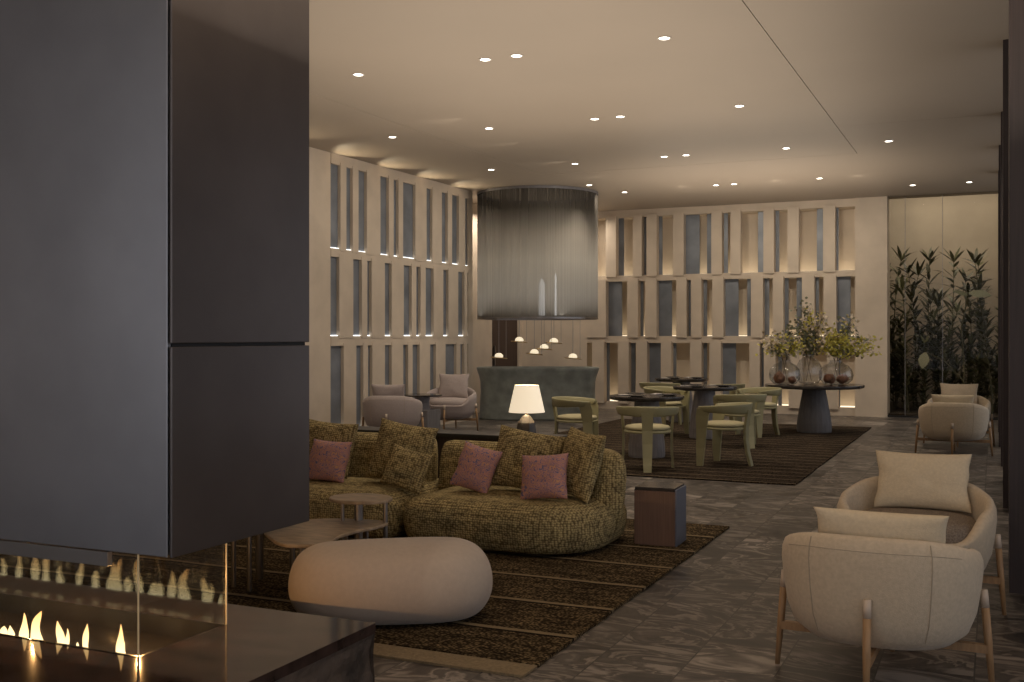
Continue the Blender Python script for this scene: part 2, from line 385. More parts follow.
# back wall: recess behind fins and ledges
YB = 20.8
wb = empty('wall_back', (0, YB, 0), kind='structure')
BOX('plaster_face', -9.5, -7.72, 0, .5, 0, H, 'plaster', wb)
BOX('plaster_face', -2.37, -1.80, -.06, .5, 0, H, 'plaster', wb)
BOX('recess_face', -7.72, -2.37, .42, .5, 0, H, 'plaster', wb)
for z0, z1 in ((0, .15), (1.36, 1.50), (2.62, 2.74), (3.93, H)):
    BOX('ledge', -7.72, -2.37, 0, .42, z0, z1, 'plaster', wb)
fins = [
 [(-7.29,-7.07),(-6.71,-6.52),(-6.42,-6.21),(-5.87,-5.65),(-5.09,-4.88),(-4.71,-4.51),(-4.07,-3.87),(-3.61,-3.4),(-2.95,-2.73)],
 [(-7.72,-7.29),(-6.83,-6.6),(-6.45,-6.21),(-5.8,-5.59),(-5.5,-5.29),(-5.07,-4.85),(-4.31,-4.08),(-3.89,-3.69),(-3.34,-3.11),(-2.94,-2.71)],
 [(-7.59,-7.33),(-7.03,-6.8),(-6.64,-6.41),(-6.12,-5.91),(-5.52,-5.29),(-5.13,-4.9),(-4.34,-4.14),(-4.06,-3.84),(-3.59,-3.34),(-2.88,-2.68)]]
blues = [
 [(-7.11,-6.96),(-6.55,-6.43),(-6.24,-6.14),(-5.68,-5.37),(-5.22,-5.1),(-4.91,-4.8),(-4.21,-4.07),(-3.89,-3.8),(-3.09,-2.95),(-2.74,-2.69)],
 [(-7.33,-7.0),(-6.63,-6.54),(-6.24,-5.94),(-5.62,-5.5),(-5.31,-5.22),(-4.87,-4.59),(-4.42,-4.33),(-4.1,-3.99),(-3.71,-3.62),(-3.47,-3.36),(-3.12,-3.05),(-2.72,-2.47)],
 [(-7.37,-7.27),(-6.83,-6.71),(-6.44,-6.15),(-5.94,-5.85),(-5.31,-5.22),(-4.92,-4.64),(-4.16,-4.08),(-3.82,-3.75),(-2.75,-2.66)]]
for (z0, z1), F, B in zip(TIERS, fins, blues):
    for a, b in F: BOX('fin', a, b, -.05, .14, z0-.03, z1+.04, 'plaster', wb)
    for a, b in B: BOX('blue_panel', a, b, .13, .15, z0, z1, 'bluepanel', wb)
    BOX('light_strip', -7.70, -2.40, .17, .40, z0, z0+.012, 'strip', wb)
# left wall
XL = -8.5
wl = empty('wall_left', (XL, 0, 0), kind='structure')
BOX('plaster_face', -.5, 0, -4.2, 12.56, 0, H, 'plaster', wl)
BOX('plaster_face', -.5, .0, 16.86, 17.03, 0, H, 'plaster', wl)
BOX('recess_face', -.5, -.03, 12.56, 16.86, 0, H, 'bluepanel', wl)
for z0, z1 in ((0, .15), (1.36, 1.50), (2.62, 2.74), (3.93, H)):
    BOX('ledge', -.03, .012, 12.56, 16.86, z0, z1, 'plaster', wl)
lf = [
 [(12.73,12.93),(13.05,13.25),(13.43,13.86),(14.06,14.25),(14.35,14.54),(14.88,15.3),(15.45,15.83),(15.99,16.2),(16.41,16.70)],
 [(12.7,13.11),(13.29,13.49),(13.56,13.99),(14.14,14.56),(14.76,14.96),(15.05,15.27),(15.49,15.88),(16.02,16.43),(16.62,16.78)],
 [(12.81,13.19),(13.33,13.51),(13.58,13.99),(14.14,14.54),(14.65,14.84),(15.02,15.42),(15.57,15.96),(16.31,16.51),(16.61,16.78)]]
for (z0, z1), F in zip(TIERS, lf):
    for a, b in F: BOX('fin', -.028, .022, a+.05, b, z0-.03, z1+.04, 'plaster', wl)
    BOX('light_strip', -.028, -.010, 12.58, 16.84, z0, z0+.012, 'stripcool', wl)
# alcove past the louvred wall
wa = empty('wall_alcove', (-9.2, 0, 0), kind='structure')
BOX('plaster_face', -.3, 0, 17.03, 19.31, 0, H, 'plaster', wa)
BOX('plaster_face', -.3, 0, 20.64, 20.8, 0, H, 'plaster', wa)
BOX('plaster_face', -.3, 0, 19.31, 20.64, 3.0, H, 'plaster', wa)
d1 = tag(BOX('door_1', -9.30, -9.24, 19.31, 20.64, 0, 3.0, 'brown'), kind='structure')
BOX('handle', -9.24, -9.20, 19.45, 19.48, .9, 1.3, 'steel', d1)
# right side: dark wood wall end, piers and glazing beyond
tag(BOX('wall_right_end', .08, 4.2, 6.85, 7.2, 0, H, 'darkwood'), kind='structure')
w4 = empty('window_4', (.46, 0, 0), kind='structure')
BOX('pane', 0, .01, 7.2, 20.8, .1, H-.1, 'winglass', w4); BOX('sill', -.03, .05, 7.2, 20.8, 0, .1, 'black', w4); BOX('head', -.03, .05, 7.2, 20.8, H-.1, H, 'black', w4)
for i, y in enumerate((10.2, 13.45, 15.8, 18.2)):
    tag(BOX('trim_%d' % (i+1), .07 if i < 2 else .055, .42, y, y+.3, 0, H, 'darkwood'), kind='structure')
# glazing behind and beside the viewpoint (daylight enters here)
wr = empty('window_1', (0,0,0), kind='structure')
for x in (-8.5, -6.0, -3.5, -1.0, 1.5, 3.95): BOX('mullion', x, x+.08, -4.2, -4.1, 0, H, 'black', wr)
BOX('sill', -8.5, 4.03, -4.2, -4.1, 0, .12, 'black', wr); BOX('head', -8.5, 4.03, -4.2, -4.1, H-.12, H, 'black', wr)
BOX('pane', -8.5, 4.0, -4.16, -4.15, .12, H-.12, 'winglass', wr)
wr2 = empty('window_2', (0,0,0), kind='structure')
for y in (-4.1, -1.5, 1.2, 3.9, 6.77): BOX('mullion', 4.0, 4.1, y, y+.08, 0, H, 'black', wr2)
BOX('sill', 4.0, 4.1, -4.1, 6.85, 0, .12, 'black', wr2); BOX('head', 4.0, 4.1, -4.1, 6.85, H-.12, H, 'black', wr2)
BOX('pane', 4.04, 4.05, -4.1, 6.85, .12, H-.12, 'winglass', wr2)

# ---------------------------------------------------------------- garden beyond the glass
gw = empty('window_3', (0, 20.85, 0), kind='structure')
BOX('pane', -1.8, .42, 0, .015, .02, H, 'winglass', gw)
for x in (-1.50, -.86): BOX('glass_joint', x, x+.007, -.003, .018, 0, H, 'pedestal', gw)
BOX('sill', -1.8, .42, -.02, .04, 0, .03, 'black', gw)
tag(BOX('garden_ground', -3.4, 1.4, 20.95, 25.2, -.1, .05, 'soil'), kind='structure')
tag(BOX('wall_garden', -3.4, 1.4, 25.0, 25.2, 0, 4.9, 'gardenwall'), kind='structure')
tag(BOX('wall_garden_left', -3.5, -3.3, 21.3, 25.2, 0, 4.9, 'gardenwall'), kind='structure')
tag(BOX('wall_garden_right', 1.2, 1.4, 20.8, 25.2, 0, 4.9, 'gardenwall'), kind='structure')
def leaf(bm, base, d, up, ln, w, bend=.25):
    d = Vector(d).normalized(); side = d.cross(Vector(up)).normalized(); n = side.cross(d)
    pts = []
    for t, ww in ((0,.15),(.25,.8),(.5,1),(.78,.6),(1,0)):
        c = Vector(base)+d*ln*t-n*bend*ln*t*t*(1 if n.z > 0 else -1)
        pts.append((c-side*w*ww/2, c+side*w*ww/2))
    V = [[bm.verts.new(p) for p in pr] for pr in pts[:-1]]; tip = bm.verts.new(pts[-1][0])
    for a, b in zip(V, V[1:]): bm.faces.new((a[0], a[1], b[1], b[0]))
    bm.faces.new((V[-1][0], V[-1][1], tip))
def garden_plant(name, x, y, h, seed, dense, label, group, m='leafdark', ln=.32):
    rnd = random.Random(seed)
    t = empty(name, (x, y, .05), 0, label, 'plant', group)
    lean = (rnd.uniform(-.12,.12), rnd.uniform(-.1,.1))
    P = lambda s: (lean[0]*s*s*h+.03*math.sin(s*5+seed), lean[1]*s*s*h, s*h)
    bm = bmesh.new(); tube(bm, [P(i/8) for i in range(9)], [.016*(1-.6*i/8) for i in range(9)], 6); new('stem', bm, 'stemg', t)
    bm = bmesh.new()
    k = int(dense*h)
    for i in range(k):
        s = .12+.88*(i/k)
        for j in range(rnd.randint(2, 4)):
            a = rnd.uniform(0, 2*PI); el = rnd.uniform(.15, 1.1)
            leaf(bm, P(min(1, s)), (math.cos(a)*math.cos(el), math.sin(a)*math.cos(el), math.sin(el)), (0,0,1), ln*rnd.uniform(.6,1.2), ln*.19*rnd.uniform(.8,1.4), rnd.uniform(.1,.5))
    for j in range(7):
        a = 2*PI*j/7+seed; el = rnd.uniform(.5, 1.3)
        leaf(bm, P(1), (math.cos(a)*math.cos(el), math.sin(a)*math.cos(el), math.sin(el)), (0,0,1), ln*1.05, ln*.2, .2)
    new('leaves', bm, m, t); return t
rg = random.Random(11)
for i in range(17):
    x = -2.0+2.3*(i+.5)/17+rg.uniform(-.06,.06); y = rg.uniform(21.4, 23.8)
    garden_plant('garden_plant', x, y, rg.uniform(2.0, 3.05), i, 9, 'tall dark stalk with whorls of lance shaped leaves behind the garden glass', 'tall leafy stalks behind the glass', 'leafdark' if i % 3 else 'leafmid', .36)
for i in range(26):
    x = -2.0+2.3*(i+.5)/26+rg.uniform(-.08,.08); y = rg.uniform(21.8, 23.0)
    garden_plant('leafy_shrub', x, y, rg.uniform(.8, 1.9), 40+i, 20, 'low dense dark green shrub at the foot of the garden glass', 'low shrubs behind the glass', 'leafdark' if i % 2 else 'leafmid', .27)
# two broad pale leaves seen through the glass
bl = empty('broad_leaf_plant', (-.55, 21.3, .05), 0, 'plant with large pale broad leaves among the dark garden stalks', 'plant')
bm = bmesh.new(); tube(bm, [(0,0,0),(.05,0,.8),(.0,0,1.6),(.12,-.05,2.25)], .015, 6); tube(bm, [(.05,0,.6),(-.3,0,1.0),(-.62,-.05,1.15)], .012, 6); new('stem', bm, 'stemg', bl)
bm = bmesh.new(); leaf(bm, (.12,-.05,2.25), (.5,-.2,-.05), (0,-.8,1), .42, .24, .1); leaf(bm, (-.62,-.05,1.15), (-.1,-.3,-.6), (0,-1,.3), .34, .2, .1); leaf(bm, (.12,-.05,2.2), (-.5,-.2,.2), (0,-.8,1), .3, .14, .1); new('leaves', bm, mat('pale_leaf', (.14,.15,.085), .45), bl)

# ---------------------------------------------------------------- downlights
XS = dict(a=-7.10, b=-5.71, c=-4.32, d=-4.0, e=-2.6, f=-1.27)
spots = [(-5.71,8.92),(-4.32,8.92),(-4.0,8.92),(-2.6,8.92),(-7.1,11.9),(-5.71,11.9),(-4.32,11.9),(-4.0,11.9),(-2.6,11.9),
         (-7.1,14.87),(-5.71,14.87),(-4.32,14.82),(-4.0,14.82),(-2.6,14.84),(-1.27,14.86),(-6.3,17.08),(-6.03,18.18),(-4.33,17.98),(-4.02,17.98),(-2.6,17.9),(-1.27,19.37),(-.38,19.38)]
dl = empty('recessed_downlight', (*spots[0][:2], H), 0, 'small round glowing downlight set into the taupe ceiling', 'light', 'round downlights in the ceiling')
bm = bmesh.new(); lathe(bm, [(.062,-.006),(.062,.002),(.045,.002),(.045,-.006)], 24, cap=False)
V = bm.verts[:]; loft(bm, [[(.062*math.cos(2*PI*i/24), .062*math.sin(2*PI*i/24), -.006) for i in range(24)], [(.045*math.cos(2*PI*i/24), .045*math.sin(2*PI*i/24), -.006) for i in range(24)]], cap=False); new('bezel', bm, 'white', dl)
bm = bmesh.new(); lathe(bm, [(.046,-.003),(.046,-.0045)], 24); new('lens', bm, 'downlight', dl)
def spot_at(x, y, power, size=84, z=H-.02):
    l = bpy.data.lights.new('downlight_beam', 'SPOT'); l.energy = power; l.spot_size = R(size); l.spot_blend = .8; l.color = (1,.85,.68); l.shadow_soft_size = .045
    o = bpy.data.objects.new('downlight_beam', l); C.objects.link(o); o.location = (x, y, z)
for i, (x, y) in enumerate(spots):
    if i: dup(dl, (x, y, H))
    spot_at(x, y, 60)
def area(name, loc, rot, sx, sy, power, col):
    l = bpy.data.lights.new(name, 'AREA'); l.shape = 'RECTANGLE'; l.size = sx; l.size_y = sy; l.energy = power; l.color = col
    o = bpy.data.objects.new(name, l); C.objects.link(o); o.location = loc; o.rotation_euler = rot; return o
WARM = (1,.86,.70)
area('ceiling_fill', (-4.0, 9.5, 2.4), (PI,0,0), 5, 7, 105, WARM)  # added fill lights floating in mid-air, bouncing off the ceiling
area('ceiling_fill', (-3.6, 17.0, 2.3), (PI,0,0), 3.6, 3, 62, WARM)
area('ceiling_fill', (-.6, 3.2, 2.6), (PI,0,0), 3.6, 6, 165, WARM)
area('garden_front_fill', (-.8, 21.4, 4.6), (R(25),0,0), 2.2, .5, 16, (1,.88,.68))  # added fill on the front of the plants, no fixture there
area('garden_light', (-.9, 23.8, 4.7), (R(12),0,0), 2.6, 1.2, 25, (1,.88,.70))
area('alcove_light', (-8.85, 18.3, 3.9), (0,R(-4),0), .3, 1.6, 26, WARM)
area('alcove_light', (-8.1, 20.4, 3.9), (0,0,0), 1.4, .3, 22, WARM)
tag(BOX('garden_sky_blocker', -3.5, 1.4, 20.83, 25.2, 4.9, 5.0, 'gardenwall'), kind='structure')  # roof added out of view to keep world light off the garden
tag(BOX('trim_6', -3.5, 1.4, 20.80, 20.87, H, 4.95, 'black'), kind='structure')  # closes the gap below the added garden roof against world light
def wash(x, y, tx, ty, tz, power, size=95):  # added fill spots without fixtures, brightening walls and armchairs
    l = bpy.data.lights.new('fill_spot', 'SPOT'); l.energy = power; l.spot_size = R(size); l.spot_blend = 1; l.color = (1,.87,.70); l.shadow_soft_size = 0
    o = bpy.data.objects.new('fill_spot', l); C.objects.link(o); o.location = (x, y, H-.03)
    o.rotation_euler = (Vector((tx, ty, tz))-Vector((x, y, H-.03))).to_track_quat('-Z', 'Y').to_euler()
for x in (-6.6, -4.9, -3.3, -2.0): wash(x, 17.6, x, 20.8, 1.9, 75)
for y in (11.2, 12.9, 14.6, 16.2): wash(-5.6, y, -8.5, y+.6, 1.9, 60)
wash(-2.4, 1.2, -.4, 4.9, .6, 60, 80); wash(.0, 11.5, -.4, 14.4, .6, 60, 70)
# scallops thrown up on to the ceiling beside the louvred wall
for y in (9.6, 11.1, 12.7, 13.9, 15.1, 16.3):
    l = bpy.data.lights.new('wall_uplight', 'SPOT'); l.energy = 9; l.spot_size = R(100); l.spot_blend = .5; l.color = (1,.82,.55); l.shadow_soft_size = 0
    o = bpy.data.objects.new('wall_uplight', l); C.objects.link(o); o.location = (XL+.07, y, H-.42); o.rotation_euler = (0, -R(180-38), 0)
w = bpy.data.worlds.new('world'); S.world = w; w.use_nodes = True
w.node_tree.nodes['Background'].inputs[0].default_value = (.60,.63,.73,1); w.node_tree.nodes['Background'].inputs[1].default_value = 1.1

# ---------------------------------------------------------------- fireplace
fp = empty('fireplace', (0,0,0), 0, 'dark bronze hooded gas fireplace with glass sides on a polished brown stone plinth', 'fireplace')
hd = BOX('hood', -6.4, -2.560, 2.83, 3.60, .752, 4.079, 'black', fp)
BOX('front_plate', -6.4, -2.563, 2.81, 2.829, .745, 4.079, 'hood', hd, .003)
BOX('side_plate', -2.5555, -2.545, 2.812, 3.61, 1.475, 4.079, 'hoodside', hd, .003, 'upper dark bronze side plate')
BOX('side_plate', -2.5555, -2.545, 2.812, 3.61, .745, 1.462, 'hoodside', hd, .003, 'lower dark bronze side plate')
BOX('under_plate', -6.4, -2.56, 2.835, 3.60, .742, .7515, 'tray', hd)
BOX('lip_bar', -6.4, -2.83, 2.806, 2.829, .692, .742, 'hoodedge', fp, .001)
# plinth built around the tray opening
pz = .38
pm = bmesh.new()
TX0, TX1, TY0, TY1 = -6.2, -2.715, 2.835, 3.295
def rough_block():
    bm = bmesh.new()
    for a in ((-8.4, TX0, 2.0, 3.56), (TX0, TX1, 2.0, TY0), (TX0, TX1, TY1, 3.56), (TX1, -2.2, 2.0, 3.56)):
        box(bm, *a, .34, pz, 0)
    return bm
pl = new('plinth', rough_block(), 'marble', fp, label='polished dark brown stone slab')
bm = bmesh.new()
# chipped stone edge: displaced grids on the right and front sides
def rgrid(P0, U, V, nu, nv, nrm, amp):
    g = [[None]*(nv+1) for _ in range(nu+1)]
    for i in range(nu+1):
        for j in range(nv+1):
            p = Vector(P0)+Vector(U)*i/nu+Vector(V)*j/nv
            d = amp*(noise.noise(p*7)+.5*noise.noise(p*19)) - amp*.4
            if j == nv: d = 0
            g[i][j] = bm.verts.new(p+Vector(nrm)*d)
    for i in range(nu):
        for j in range(nv): bm.faces.new((g[i][j], g[i+1][j], g[i+1][j+1], g[i][j+1]))
rgrid((-2.202, 2.0, 0), (0,1.56,0), (0,0,.345), 60, 14, (1,0,0), .02)
rgrid((-8.4, 2.002, 0), (6.2,0,0), (0,0,.345), 90, 14, (0,-1,0), .02)
rgrid((-8.4, 3.558, 0), (6.2,0,0), (0,0,.345), 90, 10, (0,1,0), .015)
new('stone_base', bm, 'marblerough', fp, label='rough split face stone base')
bm = bmesh.new()
box(bm, TX0, TX1, TY0, TY1, .24, .25); box(bm, TX0, TX0+.008, TY0, TY1, .25, .381); box(bm, TX1-.008, TX1, TY0, TY1, .25, .381)
box(bm, TX0, TX1, TY0, TY0+.008, .25, .383); box(bm, TX0, TX1, TY1-.008, TY1, .25, .381)
new('burner_tray', bm, 'tray', fp)
bn = BOX('burner', TX0+.1, TX1-.12, 2.872, 2.925, .25, .335, 'tray', fp, .002)
BOX('pan_floor', TX0+.01, TX1-.01, 2.95, TY1-.01, .30, .306, 'tray', fp)
BOX('glass_pane', TX0, TX1+.004, TY0-.006, TY0, .381, .745, 'glass', fp)
BOX('glass_pane', TX1-.004, TX1+.004, TY0, TY1, .381, .745, 'glass', fp)
BOX('glass_pane', TX0, TX1+.004, TY1, TY1+.006, .381, .745, 'glass', fp)
for (x, y) in ((TX1+.002, TY0-.003), (TX1+.002, TY1+.003)): BOX('pane_edge', x-.0022, x+.0022, y-.0022, y+.0022, .381, .745, 'glassedge', fp)
def flame_bm(h, w, bend, seed):
    bm = bmesh.new(); rings = []; n = 10
    for k in range(12):
        t = k/11; r = w*1.55*(.75+.9*t)*(1-t)**.85*(1+.18*math.sin(seed*2+t*7)) if t < 1 else 0
        r = max(r, .0008)
        cx = bend*math.sin(t*3+seed)*t*h*.5; rings.append([(cx+r*math.cos(2*PI*i/n), .35*r*math.sin(2*PI*i/n), h*t) for i in range(n)])
    loft(bm, rings); return bm
# x positions along the burner and heights read off the row of flames
FL = [(-3.70,.11,.020,.3),(-3.66,.13,.016,-.25),(-3.60,.06,.018,.2),(-3.53,.14,.014,.45),(-3.45,.05,.020,.1),(-3.41,.055,.014,-.2),(-3.345,.105,.016,.15),(-3.27,.12,.022,-.5),(-3.155,.095,.016,.3),(-3.13,.075,.010,-.4),(-3.07,.035,.008,0),(-3.03,.10,.012,.15),(-2.865,.115,.013,.12),(-2.845,.06,.010,-.3)]
xx = -3.8; rf = random.Random(3)
while xx > -6.0:
    FL.append((xx, rf.uniform(.05,.14), rf.uniform(.012,.02), rf.uniform(-.4,.4))); xx -= rf.uniform(.06,.13)
for i, (x, h, ww, b) in enumerate(FL):
    new('flame', flame_bm(h*1.12, ww*1.15, b, i), 'flame', bn, (x, 2.9, .335), smooth=True)
for x in (-2.95, -3.5, -4.4):
    l = bpy.data.lights.new('fire_glow', 'POINT'); l.energy = 9; l.specular_factor = 0; l.color = (1,.52,.18); l.shadow_soft_size = 0
    o = bpy.data.objects.new('fire_glow', l); C.objects.link(o); o.location = (x, 3.08, .50)

# ---------------------------------------------------------------- rugs
def rug(name, x0, x1, y0, y1, m, label):
    bm = bmesh.new(); pl_ = superplan(1,1,4)
    nx, ny = 60, 60
    box(bm, x0, x1, y0, y1, .001, .016)
    bmesh.ops.subdivide_edges(bm, edges=bm.edges[:], cuts=24, use_grid_fill=True)
    for v in bm.verts:
        d = .012*noise.noise(Vector((v.co.x*3, v.co.y*3, 1)))
        if abs(v.co.x-x1) < .01 or abs(v.co.x-x0) < .01: v.co.x += d
        if abs(v.co.y-y1) < .01 or abs(v.co.y-y0) < .01: v.co.y += d
    return tag(new(name, bm, m), label, 'rug')
r1 = rug('shaggy_rug', -7.2, -1.88, 4.42, 8.26, 'rug1', 'large shaggy brown rug with pale stripes under the green sofa')
BOX('border', -7.2, -1.88, 4.26, 4.42, .001, .012, 'rugborder', r1, label='pale flat woven border')
rug('striped_rug', -6.1, -1.82, 10.87, 18.2, 'rug2', 'dark brown finely striped rug under the dining tables')

# ---------------------------------------------------------------- pouf
bm = bmesh.new()
n = 56; rings = []
pr = [(.17,.0),(.10,.012),(.05,.05),(.012,.11),(0,.185),(.012,.27),(.05,.34),(.10,.375),(.17,.40)]
def stad(a, r, n=64):
    out = []
    for i in range(n):
        t = 2*PI*i/n; c, s_ = math.cos(t), math.sin(t)
        cc = sgn(c)*abs(c)**(2/3.2); ss = sgn(s_)*abs(s_)**(2/2.4)
        x = cc*a; y = ss*r; y *= 1+.08*cc
        out.append((x, y-.03*(1-cc*cc)))
    return out
softblock(bm, stad(.54, .29), pr, .014)
tag(sub(new('pouf', bm, 'poufm', None, (-2.905, 4.86, .013), (0,0,R(33)), True), 2), 'cream pebble shaped pouf on the shaggy rug beside the fireplace', 'pouf')

# ---------------------------------------------------------------- sofa
sofa = empty('modular_sofa', (0,0,.014), 0, 'low curved olive green boucle sofa facing the fireplace', 'sofa')
SP = [(.10,.02),(.05,.035),(.02,.08),(.0,.16),(.0,.22),(.02,.28),(.06,.32),(.12,.345)]
def seat_plan(x0, x1, y0, y1, rr, n=14):
    # rounded rectangle, rr = radii (front-left, front-right, back-right, back-left), counter-clockwise
    pts = []
    for (cx, cy, r, a0) in ((x0+rr[0], y0+rr[0], rr[0], 180), (x1-rr[1], y0+rr[1], rr[1], 270), (x1-rr[2], y1-rr[2], rr[2], 0), (x0+rr[3], y1-rr[3], rr[3], 90)):
        for k in range(n): a = R(a0+90*k/(n-1)); pts.append((cx+r*math.cos(a), cy+r*math.sin(a)))
    # resample evenly
    out = []; m = len(pts)
    for i in range(m):
        a, b = Vector(pts[i]), Vector(pts[(i+1) % m]); L_ = (b-a).length; k = max(1, int(L_/.06))
        for j in range(k): out.append(tuple(a+(b-a)*j/k))
    return out
bm = bmesh.new(); softblock(bm, seat_plan(-3.86, -2.40, 6.46, 7.62, (.22,.48,.4,.08)), SP, .02); new('seat', bm, 'boucle', sofa, smooth=True)
bm = bmesh.new(); softblock(bm, seat_plan(-5.6, -3.88, 6.52, 7.62, (.3,.14,.08,.3)), SP, .02); new('seat', bm, 'boucle', sofa, smooth=True)
def bolster(path, z0, z1, th, parent, name='backrest', lean=.06, ends=(1,1)):
    bm = bmesh.new(); path = [Vector((*p, 0)) for p in path]
    # resample
    d = [0]
    for a, b in zip(path, path[1:]): d.append(d[-1]+(b-a).length)
    T = d[-1]; N_ = max(16, int(T/.05)); P = []
    for i in range(N_+1):
        s = T*i/N_
        k = max(j for j in range(len(d)) if d[j] <= s+1e-9); k = min(k, len(path)-2)
        P.append(path[k].lerp(path[k+1], (s-d[k])/(d[k+1]-d[k])))
    rings = []
    for i, p in enumerate(P):
        t = (P[min(i+1, N_)]-P[max(i-1, 0)]).normalized(); nn = Vector((-t.y, t.x, 0))
        s = T*i/N_
        e = 1
        for q, on in ((s, ends[0]), (T-s, ends[1])):
            if on and q < .10: e = min(e, (1-(1-q/.10)**2.6)**.4)
        e = max(e, .12)
        ring = []
        for k in range(24):
            a = 2*PI*k/24; c, s_ = math.cos(a), math.sin(a)
            u = sgn(c)*abs(c)**(2/2.8)*th/2*e; h = sgn(s_)*abs(s_)**(2/3.0)*(z1-z0)/2*(.55+.45*e)
            zz = (z0+z1)/2+h-(1-e)*.04
            ring.append(p+nn*(u+lean*(zz-z0)/(z1-z0))+Vector((0,0,zz)))
        rings.append(ring)
    loft(bm, rings); return new(name, bm, 'boucle', parent, smooth=True)
def arc(cx, cy, r, a0, a1, n=10): return [(cx+r*math.cos(R(a0+(a1-a0)*i/n)), cy+r*math.sin(R(a0+(a1-a0)*i/n))) for i in range(n+1)]
bolster([(-5.6,7.36),(-4.02,7.36)], .06, .70, .30, sofa)
bolster([(-3.97,7.36),(-2.95,7.36)]+arc(-2.89,6.97,.39,90,0), .06, .67, .27, sofa)
# console behind the sofa
cs = empty('sofa_console', (0,0,0), 0, 'long low dark console running behind the green sofa', 'console')
BOX('top', -5.5, -3.16, 7.78, 8.10, .665, .695, 'lampbase', cs, .003); BOX('panel', -5.45, -3.22, 7.82, 8.06, .016, .665, 'darkwood', cs)

def cushion(name, w, h, t, x, y, z, lean, roll, yaw, m, label, cat='cushion', group=None, seed=0):
    o = new(name, pillow_bm(w, h, t, seed), m, None, (x, y, z), (R(-lean), R(roll), R(yaw)), True)
    return tag(o, label, cat, group)
G1, G2 = 'large olive cushions on the sofa', 'pink patterned cushions on the sofa'
SZ = .375
cushion('boucle_cushion', .56, .46, .20, -4.90, 7.08, SZ+.0, 16, 3, -6, 'boucle', 'olive boucle cushion at the fireplace end behind a pink cushion', 'cushion', G1, 1)
cushion('boucle_cushion', .50, .47, .20, -4.17, 7.02, SZ+.01, 18, 8, 4, 'boucle', 'large olive boucle cushion behind a smaller green one at the middle of the sofa', 'cushion', G1, 2)
cushion('boucle_cushion', .54, .45, .20, -3.12, 7.0, SZ+.01, 18, 8, 0, 'boucle', 'large olive boucle cushion between the two pink cushions toward the sofa arm', 'cushion', G1, 3)
cushion('boucle_cushion', .46, .48, .18, -2.70, 6.93, SZ, 16, 4, -38, 'boucle', 'olive boucle cushion propped against the curved sofa arm', 'cushion', G1, 4)
cushion('boucle_cushion', .33, .31, .14, -4.00, 6.80, SZ+.0, 22, 14, 6, 'boucle', 'small square olive boucle cushion leaning on a large one', 'cushion', None, 5)
cushion('patterned_cushion', .36, .33, .15, -4.72, 6.88, SZ, 20, 2, 0, 'pink', 'pink and blue patterned cushion half hidden by the fireplace hood', 'cushion', G2, 6)
cushion('patterned_cushion', .31, .34, .15, -3.46, 6.86, SZ+.01, 20, 13, 0, 'pink', 'tilted pink and blue patterned cushion at the middle of the sofa', 'cushion', G2, 7)
cushion('patterned_cushion', .35, .32, .15, -2.82, 6.74, SZ, 18, -5, 2, 'pink', 'pink and blue patterned cushion nearest the curved sofa arm', 'cushion', G2, 8)

# ---------------------------------------------------------------- coffee tables
def smoothpoly(pts, n=4):
    out = []; m = len(pts)
    for i in range(m):
        p0, p1, p2, p3 = (Vector(pts[(i+k-1) % m]) for k in range(4))
        for j in range(n):
            t = j/n; out.append(tuple(.5*((2*p1)+(-p0+p2)*t+(2*p0-5*p1+4*p2-p3)*t*t+(-p0+3*p1-3*p2+p3)*t**3)))
    return out
def slab_bm(pts, z0, z1):
    bm = bmesh.new()
    ar = sum(pts[i-1][0]*pts[i][1]-pts[i][0]*pts[i-1][1] for i in range(len(pts)))
    if ar < 0: pts = pts[::-1]
    loft(bm, [[(x, y, z) for x, y in inset(pts, d)] for d, z in ((.006,z0),(0,z0+.005),(0,z1-.005),(.006,z1))]); return bm
def table(name, pts, z, legs, label, m='travertine', lr=.014):
    cx = sum(p[0] for p in pts)/len(pts); cy = sum(p[1] for p in pts)/len(pts)
    t = empty(name, (cx, cy, .014), 0, label, 'table', 'nested stone coffee tables')
    new('top', slab_bm(smoothpoly([(x-cx, y-cy) for x, y in pts]), z-.035, z-.014), m, t)
    for lx, ly, r in legs:
        bm = bmesh.new(); lathe(bm, [(r,.0),(r,z-.035)], 16, lx-cx, ly-cy); new('leg', bm, 'steel', t)
    return t
low = [(-3.78,4.97),(-3.60,4.84),(-3.47,4.86),(-3.38,4.96),(-3.43,5.15),(-3.44,5.33),(-3.40,5.52),(-3.42,5.68),(-3.60,5.70),(-3.85,5.62),(-4.0,5.40),(-3.95,5.15)]
table('coffee_table', low, .35, [(-3.53,4.93,.016),(-3.50,5.56,.012),(-3.66,5.58,.012),(-3.86,5.30,.016)], 'low kidney shaped brown stone coffee table between the pouf and sofa')
tall = [(-3.58+.205*math.cos(a*PI/6)*1.0, 5.62+.17*math.sin(a*PI/6)) for a in range(12)]
tt = table('coffee_table', tall, .50, [(-3.42,5.65,.014),(-3.62,5.66,.028),(-3.70,5.60,.012)], 'taller oval brown stone side table overlapping the low kidney shaped one')
t3 = [(-3.98+.27*math.cos(a*PI/6), 5.16+.27*math.sin(a*PI/6)) for a in range(12)]
table('coffee_table', t3, .50, [(-4.09,5.28,.024),(-3.93,4.98,.014),(-4.1,5.05,.014)], 'stone side table mostly hidden behind the fireplace hood, one thick steel leg showing')

